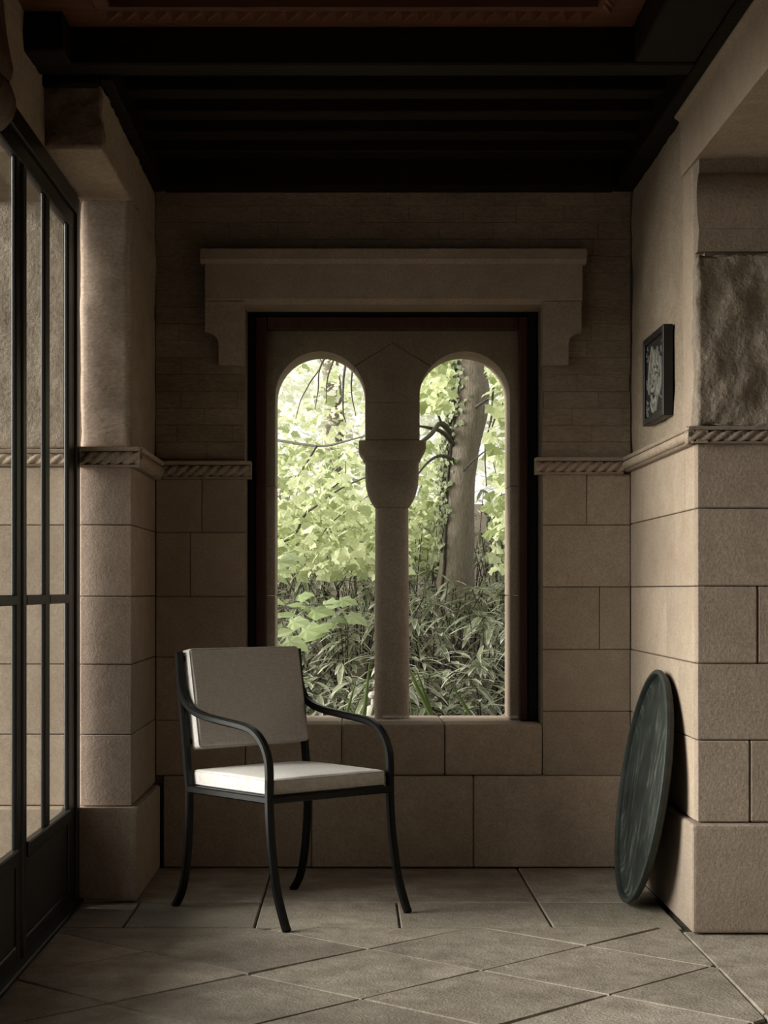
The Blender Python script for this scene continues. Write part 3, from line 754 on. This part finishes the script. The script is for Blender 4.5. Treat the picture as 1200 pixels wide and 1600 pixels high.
strokes = [
    ([(.20, .30), (.17, .50), (.22, .70), (.34, .92)], .022), ([(.34, .93), (.46, .80), (.42, .66), (.34, .58)], .020), ([(.52, .86), (.50, .70), (.56, .60), (.66, .56)], .020),
    ([(.66, .88), (.62, .72), (.70, .64), (.80, .60)], .018), ([(.80, .72), (.86, .55), (.84, .38), (.74, .22)], .022),
    ([(.24, .62), (.30, .50), (.42, .50), (.50, .60), (.60, .66)], .024), ([(.26, .42), (.36, .34), (.50, .36), (.58, .48), (.72, .52)], .022),
    ([(.30, .28), (.42, .18), (.58, .20), (.70, .34), (.78, .46)], .026), ([(.28, .20), (.34, .10), (.44, .06), (.50, .16)], .022),
    ([(.56, .04), (.60, .14), (.66, .24), (.78, .30)], .020), ([(.30, .74), (.26, .60), (.32, .44), (.30, .34)], .016),
    ([(.40, .84), (.38, .62), (.40, .46), (.46, .40)], .014), ([(.62, .50), (.64, .40), (.60, .30), (.52, .26)], .016), ([(.72, .80), (.76, .68), (.72, .54), (.66, .44)], .014),
    ([(.46, .56), (.52, .50), (.54, .42)], .014), ([(.20, .46), (.26, .52), (.34, .54)], .014)]
for p, w in strokes: ribbon('letter_stroke', 'panel_pale', p, w*.85, -.0285)
rr_ = random.Random(4)
for k in range(46):     # small arabesque sprigs in the corners
    cu, cv = rr_.choice(((.08, .86), (.9, .88), (.08, .12), (.9, .10), (.06, .5), (.93, .6)))
    u, v = cu+rr_.uniform(-.07, .07), cv+rr_.uniform(-.10, .10); a = rr_.uniform(0, 6.28); l = rr_.uniform(.02, .045)
    ribbon('sprig', 'panel_pale', [(min(.98, max(.02, u+l*math.cos(a+q*.9)*f)), min(.98, max(.02, v+l*1.4*math.sin(a+q*.9)*f))) for q, f in ((0, -1), (.3, 0), (1, 1))], .0055, -.0262)

# ------------------------------------------------------------------ outside: porch to the left, garden behind the window
struct(box('porch_paving', M['paving'], None, -14, -1.02, -8, 6.9, -.2, -.05), 'stone paving of the porch outside the door')
struct(box('shade_roof', M['beam'], None, -2.0, -1.25, -1.0, 7.2, 2.95, 3.05), 'unseen roof added outside the door to shade the porch wall')  # out of view, added to keep sky light off the porch wall
def gz(y): return float(np.interp(y, [7.4, 9, 11, 14, 22, 40], [.30, .40, .66, 1.05, 1.9, 3.0]))
def ground():
    bm = bmesh.new(); xs = np.linspace(-12, 12, 49); ys = np.concatenate([np.linspace(7.46, 12, 24), np.linspace(13, 40, 20)])
    V = [[bm.verts.new((x, y, gz(y)+.04*fbm(Vector((x*1.3, y*1.3, 0))))) for x in xs] for y in ys]
    for a, b in zip(V, V[1:]):
        for j in range(len(xs)-1): bm.faces.new((a[j], a[j+1], b[j+1], b[j]))
    return bm
struct(bm_obj('garden_ground', ground(), M['soil'], None, True), 'sloping garden soil under the bamboo grass')

def tpl_maple():
    ang_ = np.radians([-90, -52, -28, 0, 30, 62, 90, 118, 150, 180, 208, 232]); rad = np.array([.30, .46, .40, .52, .36, .44, .60, .44, .36, .52, .40, .46])
    v = [(0, 0, 0)]+[(r*math.cos(a), r*math.sin(a)+.15, -.35*r*r+(.05 if i % 2 else 0)) for i, (a, r) in enumerate(zip(ang_, rad))]
    f = [(0, i, i % 12+1) for i in range(1, 13)]; e = [0]*13
    return np.array(v, float), f, e
def tpl_simple():
    v = [(0, -.5, 0), (.20, -.15, .05), (0, -.12, 0), (-.20, -.15, .05), (.17, .2, .02), (0, .2, -.03), (-.17, .2, .02), (0, .5, -.12)]
    f = [(0, 1, 2), (0, 2, 3), (1, 4, 5, 2), (2, 5, 6, 3), (4, 7, 5), (5, 7, 6)]
    return np.array(v, float), f, [0]*8
def tpl_strap(droop=.5, wid=.085):
    v, f, e = [], [], []
    for i, (t, w) in enumerate(((0, .25), (.18, .9), (.45, 1), (.72, .75), (.92, .32), (1.0, .03))):
        y, z = t*(1-.18*droop*t), -.55*droop*t*t
        v += [(-w*wid, y, z+.012), (-w*wid*.55, y, z+.004), (0, y, z), (w*wid*.55, y, z+.004), (w*wid, y, z+.012)]
        m = .15 if t < .3 else .75
        e += [m, 0, 0, 0, m] if t < .9 else [.9]*5
        if i:
            k = (i-1)*5
            for j in range(4): f.append((k+j, k+j+1, k+j+6, k+j+5))
    return np.array(v, float), f, e
TPL = dict(maple=tpl_maple(), simple=tpl_simple(), strap=tpl_strap(.6), strapflat=tpl_strap(.25, .07), blade=tpl_strap(.12, .022))
def leaf_mesh(key, mat):
    v, f, e = TPL[key]; me = bpy.data.meshes.new(key+'_leaf'); me.from_pydata(v.tolist(), [], f); me.update()
    at = me.attributes.new('rnd', 'FLOAT_COLOR', 'POINT'); at.data.foreach_set('color', np.array([(0, k, 0, 1) for k in e], 'f').ravel()); me.materials.append(M[mat]); return me
def basis(d, n):
    """rotation whose y axis is d and z axis close to n"""
    y = d/np.linalg.norm(d); z = n-y*n.dot(y); z = z/(np.linalg.norm(z)+1e-9); x = np.cross(y, z); return np.stack([x, y, z], 1)
def leaf_stuff(name, key, mats, items, parent):
    """items: list of (pos, R, scale): thousands of leaves as one part"""
    v, f, e = TPL[key]; n = len(items); nv = len(v)
    Pp_ = np.array([i[0] for i in items]); Rr = np.array([i[1] for i in items]); Ss = np.array([i[2] for i in items])
    A = np.einsum('nij,kj->nki', Rr, v)*Ss[:, None, None]+Pp_[:, None, :]
    faces = [tuple(k+i*nv for k in q) for i in range(n) for q in f]
    me = bpy.data.meshes.new(name); me.from_pydata(A.reshape(-1, 3).tolist(), [], faces); me.update()
    col_ = np.zeros((n, nv, 4), 'f'); col_[:, :, 0] = RNG.random(n)[:, None]; col_[:, :, 1] = np.array(e)[None, :]; col_[:, :, 3] = 1
    at = me.attributes.new('rnd', 'FLOAT_COLOR', 'POINT'); at.data.foreach_set('color', col_.ravel())
    o = link(name, me, M[mats], parent); o['kind'] = 'stuff'; return o
def leaf_one(name, me, pos, Rm, s, parent):
    o = bpy.data.objects.new(name, me); C.objects.link(o); o.parent = parent
    m = Matrix([list(r) for r in Rm]).to_4x4() @ Matrix.Scale(s, 4); m.translation = Vector(pos); o.matrix_local = m; return o
def rdir(down=.3, spread=1.0):
    a = RNG.uniform(0, 2*math.pi); return np.array([math.cos(a)*spread, math.sin(a)*spread, -down+RNG.normal(0, .25)])
def rnorm(up=1.0): return np.array([RNG.normal(0, .5), RNG.normal(-.35, .5), up*RNG.uniform(.3, 1)])
def at(px, py, y): return Vector(((px-PX)*y/F, y, EYE+(PY-py)*y/F))

# trunk tree with ivy
Y0 = 11.5
troot = Vector(((708-PX)*Y0/F, Y0, gz(Y0)-.05))
tree = tag(empty('garden_tree', troot), 'leaning grey garden tree trunk standing beyond the right arched opening', 'tree')
tp = [at(708, 985, Y0), at(711, 930, Y0), at(714, 880, Y0), at(715, 820, Y0), at(717, 760, Y0), at(722, 705, Y0), at(731, 650, Y0), at(735, 610, Y0), at(729, 570, Y0), at(718, 520, Y0), at(706, 440, Y0+.1), at(700, 330, Y0+.3)]
tp[0].z = gz(Y0)-.05
tr_ = [.150, .128, .112, .108, .104, .106, .122, .126, .112, .100, .092, .085]
bm = bmesh.new(); pth = catmull([p-troot for p in tp], 6); rad_ = np.interp(np.linspace(0, 1, len(pth)), np.linspace(0, 1, len(tr_)), tr_)
tube(bm, pth, list(rad_), 22, .10); bm_obj('trunk', bm, M['bark'], tree, True)
def branch(parent, org_, pts, r0, r1, name='branch', mat='twig'):
    bm = bmesh.new(); p = catmull([Vector(q)-org_ for q in pts], 5); tube(bm, p, list(np.linspace(r0, r1, len(p))), 6); return bm_obj(name, bm, M[mat], parent, True)
for pts, r in (([at(712, 690, 11.45), at(690, 662, 11.3), at(672, 680, 11.0), at(648, 700, 10.7), at(630, 730, 10.5)], .022),
               ([at(712, 700, 11.45), at(692, 676, 11.3), at(668, 668, 11.1), at(640, 664, 10.8)], .018),
               ([at(712, 720, 11.45), at(688, 712, 11.2), at(665, 726, 10.9), at(640, 760, 10.6)], .014),
               ([at(690, 662, 11.3), at(676, 628, 11.2), at(662, 605, 11.1), at(640, 570, 11.0)], .009),
               ([at(738, 640, 11.45), at(760, 625, 11.2), at(790, 610, 10.9), at(840, 590, 10.6)], .012),
               ([at(790, 560, 11.0), at(772, 600, 10.9), at(768, 650, 10.8), at(758, 700, 10.7), at(760, 760, 10.7)], .010),
               ([at(790, 625, 11.0), at(775, 650, 10.9), at(765, 690, 10.8), at(775, 740, 10.7)], .008),
               ([at(720, 740, 11.45), at(745, 715, 11.2), at(770, 700, 11.0), at(800, 705, 10.8)], .007)):
    branch(tree, troot, pts, r, r*.3)
mp_me = leaf_mesh('maple', 'maple')
# big lime leaves hanging right of and above the trunk: the largest singly, the rest together
cnt = 0; rest = []
for k in range(1500):
    y = RNG.uniform(9.7, 11.2) if k % 3 else RNG.uniform(11.7, 13)
    side = RNG.random()
    px_ = RNG.uniform(764, 900) if side < .7 else RNG.uniform(640, 705); py_ = RNG.uniform(480, 900) if side < .7 else RNG.uniform(500, 640)
    if side < .7 and py_ > 860 and px_ < 760: continue
    p = np.array(at(px_, py_, y)-troot); it = (p, basis(rdir(.6), rnorm()), RNG.uniform(.05, .115))
    if k < 200: leaf_one('leaf', mp_me, *it, tree)
    else: rest.append(it)
leaf_stuff('foliage', 'maple', 'maple', rest, tree)

# ivy climbing the left flank of the trunk
ivr = troot+Vector((-.10, -.10, .0))
ivy = tag(empty('ivy', ivr), 'grey green ivy climbing the flank of the garden tree trunk', 'ivy')
bm = bmesh.new()
ivp = [p+Vector((-r*.75, -r*.72, 0))-ivr for p, r in zip(tp[1:-1], tr_[1:-1])]
tube(bm, catmull(ivp, 4), .010, 6); bm_obj('stem', bm, M['twig'], ivy, True)
its = []
for k in range(1500):
    u = RNG.random()
    i = (len(pth)-1)*min(.95, .22+.7*u); c_ = np.array(pth[int(i)]+troot-ivr); r = rad_[int(i)]
    a = RNG.normal(math.radians(196), .36); out_ = np.array([math.cos(a), math.sin(a), 0])
    if u < .3 and RNG.random() < .6: continue
    p = c_+out_*(r*1.04+abs(RNG.normal(0, .022)))+np.array([0, 0, RNG.normal(0, .03)])
    its.append((p, basis(np.array([RNG.normal(0, .6), RNG.normal(0, .3), -1]), out_+np.array([0, 0, .4])+RNG.normal(0, .3, 3)), RNG.uniform(.024, .046)))
leaf_stuff('ivy_leaves', 'maple', 'ivy', its, ivy)

# lime tree whose branches fill the left opening
lr = Vector((-2.3, 11.2, gz(11.2)-.03))
lime = tag(empty('lime_tree', lr), 'bright lime leaved tree whose branches fill the left arched opening', 'tree')
branch(lime, lr, [lr, lr+Vector((.05, 0, .9)), lr+Vector((.25, -.1, 2.0)), lr+Vector((.3, -.2, 3.2))], .13, .06, 'trunk', 'bark')
for pts, r in (([lr+Vector((.12, 0, 1.3)), at(360, 680, 10.6), at(433, 688, 10.2), at(500, 697, 9.9), at(545, 688, 9.7), at(600, 672, 9.5)], .011),
               ([lr+Vector((.10, 0, 1.0)), at(400, 850, 10.4), at(480, 800, 10.0), at(535, 762, 9.8), at(600, 735, 9.6)], .011),
               ([at(430, 905, 10.2), at(480, 865, 10.0), at(520, 815, 9.9), at(575, 775, 9.7)], .007),
               ([lr+Vector((.25, -.1, 2.1)), at(420, 540, 10.2), at(500, 560, 9.9), at(483, 600, 9.8), at(470, 625, 9.8), at(462, 655, 9.8)], .006),
               ([at(520, 540, 9.9), at(500, 575, 9.8), at(497, 610, 9.8), at(492, 640, 9.8)], .006), ([at(530, 540, 9.9), at(512, 590, 9.8), at(510, 630, 9.8)], .006),
               ([at(545, 545, 9.9), at(537, 590, 9.8), at(536, 640, 9.8), at(540, 660, 9.8)], .008), ([at(552, 560, 9.9), at(549, 610, 9.8), at(556, 650, 9.8)], .006),
               ([at(495, 697, 9.9), at(478, 725, 9.85), at(465, 745, 9.8)], .007), ([at(520, 762, 9.9), at(538, 745, 9.9), at(540, 720, 9.9)], .005)):
    branch(lime, lr, pts, r, r*.35)
rest = []
for k in range(5200):
    y = RNG.uniform(9.3, 13.2); py_ = RNG.choice([RNG.uniform(690, 900), RNG.uniform(480, 700), RNG.uniform(780, 890)], p=[.5, .15, .35]); px_ = RNG.uniform(300, 700)
    if px_ > 640 and y < 11.8: y = RNG.uniform(11.8, 13.4)
    if ((px_-452)/26)**2+((py_-612)/40)**2 < 1 or ((px_-672)/20)**2+((py_-645)/45)**2 < 1: continue
    if py_ < 700 and y < 11: y += 2
    p = np.array(at(px_, py_, y)-lr); it = (p, basis(rdir(.5), rnorm()), RNG.uniform(.035, .085))
    if k < 200: leaf_one('leaf', mp_me, p, it[1], it[2]*1.15, lime)
    else: rest.append(it)
leaf_stuff('foliage', 'maple', 'maple', rest, lime)

# trees farther back
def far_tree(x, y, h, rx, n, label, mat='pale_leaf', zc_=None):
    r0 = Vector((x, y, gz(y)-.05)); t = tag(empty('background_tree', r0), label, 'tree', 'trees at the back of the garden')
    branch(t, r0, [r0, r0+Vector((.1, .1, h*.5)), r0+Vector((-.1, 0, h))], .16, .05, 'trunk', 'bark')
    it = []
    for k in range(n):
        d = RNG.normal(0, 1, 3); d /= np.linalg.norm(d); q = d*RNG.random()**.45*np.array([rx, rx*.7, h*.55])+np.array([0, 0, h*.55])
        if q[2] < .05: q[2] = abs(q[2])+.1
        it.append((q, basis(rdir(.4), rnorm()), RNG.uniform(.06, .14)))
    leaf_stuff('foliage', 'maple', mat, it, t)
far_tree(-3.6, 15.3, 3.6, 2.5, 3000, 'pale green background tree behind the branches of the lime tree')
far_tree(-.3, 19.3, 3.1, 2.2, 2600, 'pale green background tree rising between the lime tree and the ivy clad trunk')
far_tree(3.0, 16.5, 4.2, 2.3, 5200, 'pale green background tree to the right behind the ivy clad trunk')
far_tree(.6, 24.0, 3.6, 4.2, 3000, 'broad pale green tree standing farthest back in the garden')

# bamboo grass
def sasa(x, y, h, n, seed):
    r0 = Vector((x, y, gz(y)+.0)); t = empty('bamboo_grass', r0)
    it = []; bm = bmesh.new(); ns = max(5, n//9)
    for k in range(ns):
        a = RNG.uniform(0, 6.28); rr = RNG.uniform(.02, .22); b0_ = np.array([math.cos(a)*rr, math.sin(a)*rr, -.03])
        tipd = np.array([math.cos(a), math.sin(a), 0])*RNG.uniform(.05, .28); hh = h*RNG.uniform(.55, 1.1)
        tip = b0_+tipd+np.array([0, 0, hh])
        tube(bm, [Vector(b0_), Vector((b0_+tip)/2+np.array([0, 0, .05])), Vector(tip)], [.005, .004, .003], 5)
        for q in range(9):
            f = RNG.uniform(.35, 1) if q > 3 else 1.0
            p = b0_+(tip-b0_)*f; aa = RNG.uniform(0, 6.28)
            d = np.array([math.cos(aa), math.sin(aa), RNG.uniform(-.5, .5)])
            it.append((p, basis(d, np.array([0, 0, 1.])), RNG.uniform(.10, .215)))
    bm_obj('canes', bm, M['twig'], t, True)['kind'] = 'stuff'
    leaf_stuff('leaves', 'strap', 'sasa', it, t); return t
spots = []
for j, y in enumerate((8.75, 9.25, 9.8, 10.4, 11.1, 12.0, 13.2)):
    for i in range(5):
        spots.append((-1.35+.68*i+(.34 if j % 2 else 0)+RNG.uniform(-.1, .1), y+RNG.uniform(-.12, .12), (.24, .36, .46, .54, .62, .72, .85)[j]*RNG.uniform(.85, 1.15), j))
for k, (x, y, h, j) in enumerate(spots):
    t = sasa(x, y, h, 210, k)
    tag(t, ('low clump of pale edged bamboo grass at the front of the bed', 'knee high clump of pale edged bamboo grass just behind the low front clumps', 'dense clump of pale edged bamboo grass in the middle of the bed', 'tall clump of pale edged bamboo grass in front of the tree trunks', 'tallest clump of pale edged bamboo grass growing around the tree trunks', 'clump of pale edged bamboo grass just behind the tree trunks', 'clump of pale edged bamboo grass farthest back under the background trees')[j], 'bamboo grass', 'bamboo grass clumps in row %s of the bed' % ('one', 'two', 'three', 'four', 'five', 'six', 'seven')[j], kind='thing')

# sapling with large leaves in the left opening
sr = Vector((-.62, 8.55, gz(8.55))); sap = tag(empty('leafy_sapling', sr), 'leafy sapling with large fresh green leaves rising in the left opening', 'sapling')
broad = leaf_mesh('simple', 'broad'); broad2 = leaf_mesh('maple', 'broad')
branch(sap, sr, [sr-Vector((0, 0, .05)), sr+Vector((.02, 0, .35)), sr+Vector((.06, -.03, .8)), sr+Vector((.05, -.02, .98))], .012, .004, 'stem')
for (px_, py_, s, a, up) in ((436, 878, .17, 20, .9), (440, 894, .16, 175, .8), (449, 868, .15, -15, .9), (438, 905, .14, -30, .7), (468, 948, .19, 5, .9), (492, 955, .20, 12, .95), (510, 944, .17, 25, .9), (535, 938, .15, 0, .8), (550, 962, .17, -35, .85),
                        (446, 962, .18, 160, .8), (458, 972, .17, 20, .8), (478, 985, .22, 28, .9), (510, 980, .20, 35, .9), (494, 993, .21, 200, .8), (440, 990, .2, 190, .8), (452, 1003, .2, -20, .7), (528, 970, .16, 15, .8), (470, 932, .13, 40, .9), (425, 940, .2, 10, .8), (412, 970, .2, 60, .8), (405, 900, .18, 120, .8), (420, 860, .16, 80, .8)):
    p = at(px_, py_, 8.35+RNG.uniform(-.15, .3))-sr; a_ = math.radians(a)
    d = np.array([math.cos(a_), -.25, math.sin(a_)*.5-.15]); leaf_one('leaf', RNG.choice([broad, broad2]), np.array(p), basis(d, np.array([RNG.normal(0, .25), -.6, up])), s*.70, sap)
for (px_, py_) in ((450, 880), (470, 950), (520, 945), (500, 985)):
    branch(sap, sr, [sr+Vector((.05, -.02, .5)), (at(px_, py_, 8.45)+sr+Vector((.05, -.02, .55)))/2+Vector((0, 0, .03)), at(px_, py_, 8.42)], .005, .002, 'twig')

# iris blades along the foot of the window
bl = leaf_mesh('blade', 'blade')
for n_, (px_, py_, L, tilt, lab) in enumerate(((708, 1130, .34, -.45, 'broad green iris clump with one long slanting blade, right of the column'), (648, 1128, .22, -.25, 'small green iris clump close beside the foot of the column'), (566, 1128, .26, .12, 'green iris clump with arching blade beside the pale garden ornament'), (780, 1130, .24, -.6, 'green iris clump by the right jamb of the window'), (520, 1132, .2, .3, 'short green iris clump behind the arm of the chair'))):
    b0_ = at(px_, py_, 7.95); b0_.z = gz(7.95)-.02
    t = tag(empty('iris_plant', b0_), lab, 'plant', 'iris plants under the window')
    for k in range(4):
        s = 1 if k == 0 else RNG.uniform(.5, .8); d = np.array([tilt+(0 if k == 0 else RNG.normal(0, .3)), RNG.normal(0, .12), 1.0])
        leaf_one('blade', bl, (RNG.normal(0, .015), RNG.normal(0, .02), 0), basis(d, np.array([.15, -1, .1])), (L+.12)*s*1.25, t)

# pale garden ornament beside the column
on = at(577, 1119, 8.3); on.z = gz(8.3)-.02
orn = tag(empty('garden_ornament', on+Vector((.02, 0, 0))), 'small pale stone garden ornament half hidden behind the column', 'ornament')
zb = EYE+(PY-1119)*8.3/F-on.z
autosmooth(bm_obj('pedestal', lathe([(0, 0), (.06, 0), (.06, .02), (.045, zb-.01), (0, zb-.01)], 20), M['pale_stone'], orn), 40)
autosmooth(bm_obj('bowl', lathe([(0, zb-.009), (.066, zb-.009), (.070, zb+.006), (.056, zb+.022), (.036, zb+.042), (.016, zb+.052), (0, zb+.053)], 24), M['pale_stone'], orn), 40)
autosmooth(bm_obj('stem', lathe([(0, zb+.0535), (.013, zb+.0535), (.011, zb+.082), (0, zb+.082)], 12), M['pale_stone'], orn), 40)
autosmooth(bm_obj('finial', lathe([(0, zb+.0825), (.022, zb+.086), (.027, zb+.098), (.018, zb+.112), (0, zb+.118)], 16), M['pale_stone'], orn), 40)
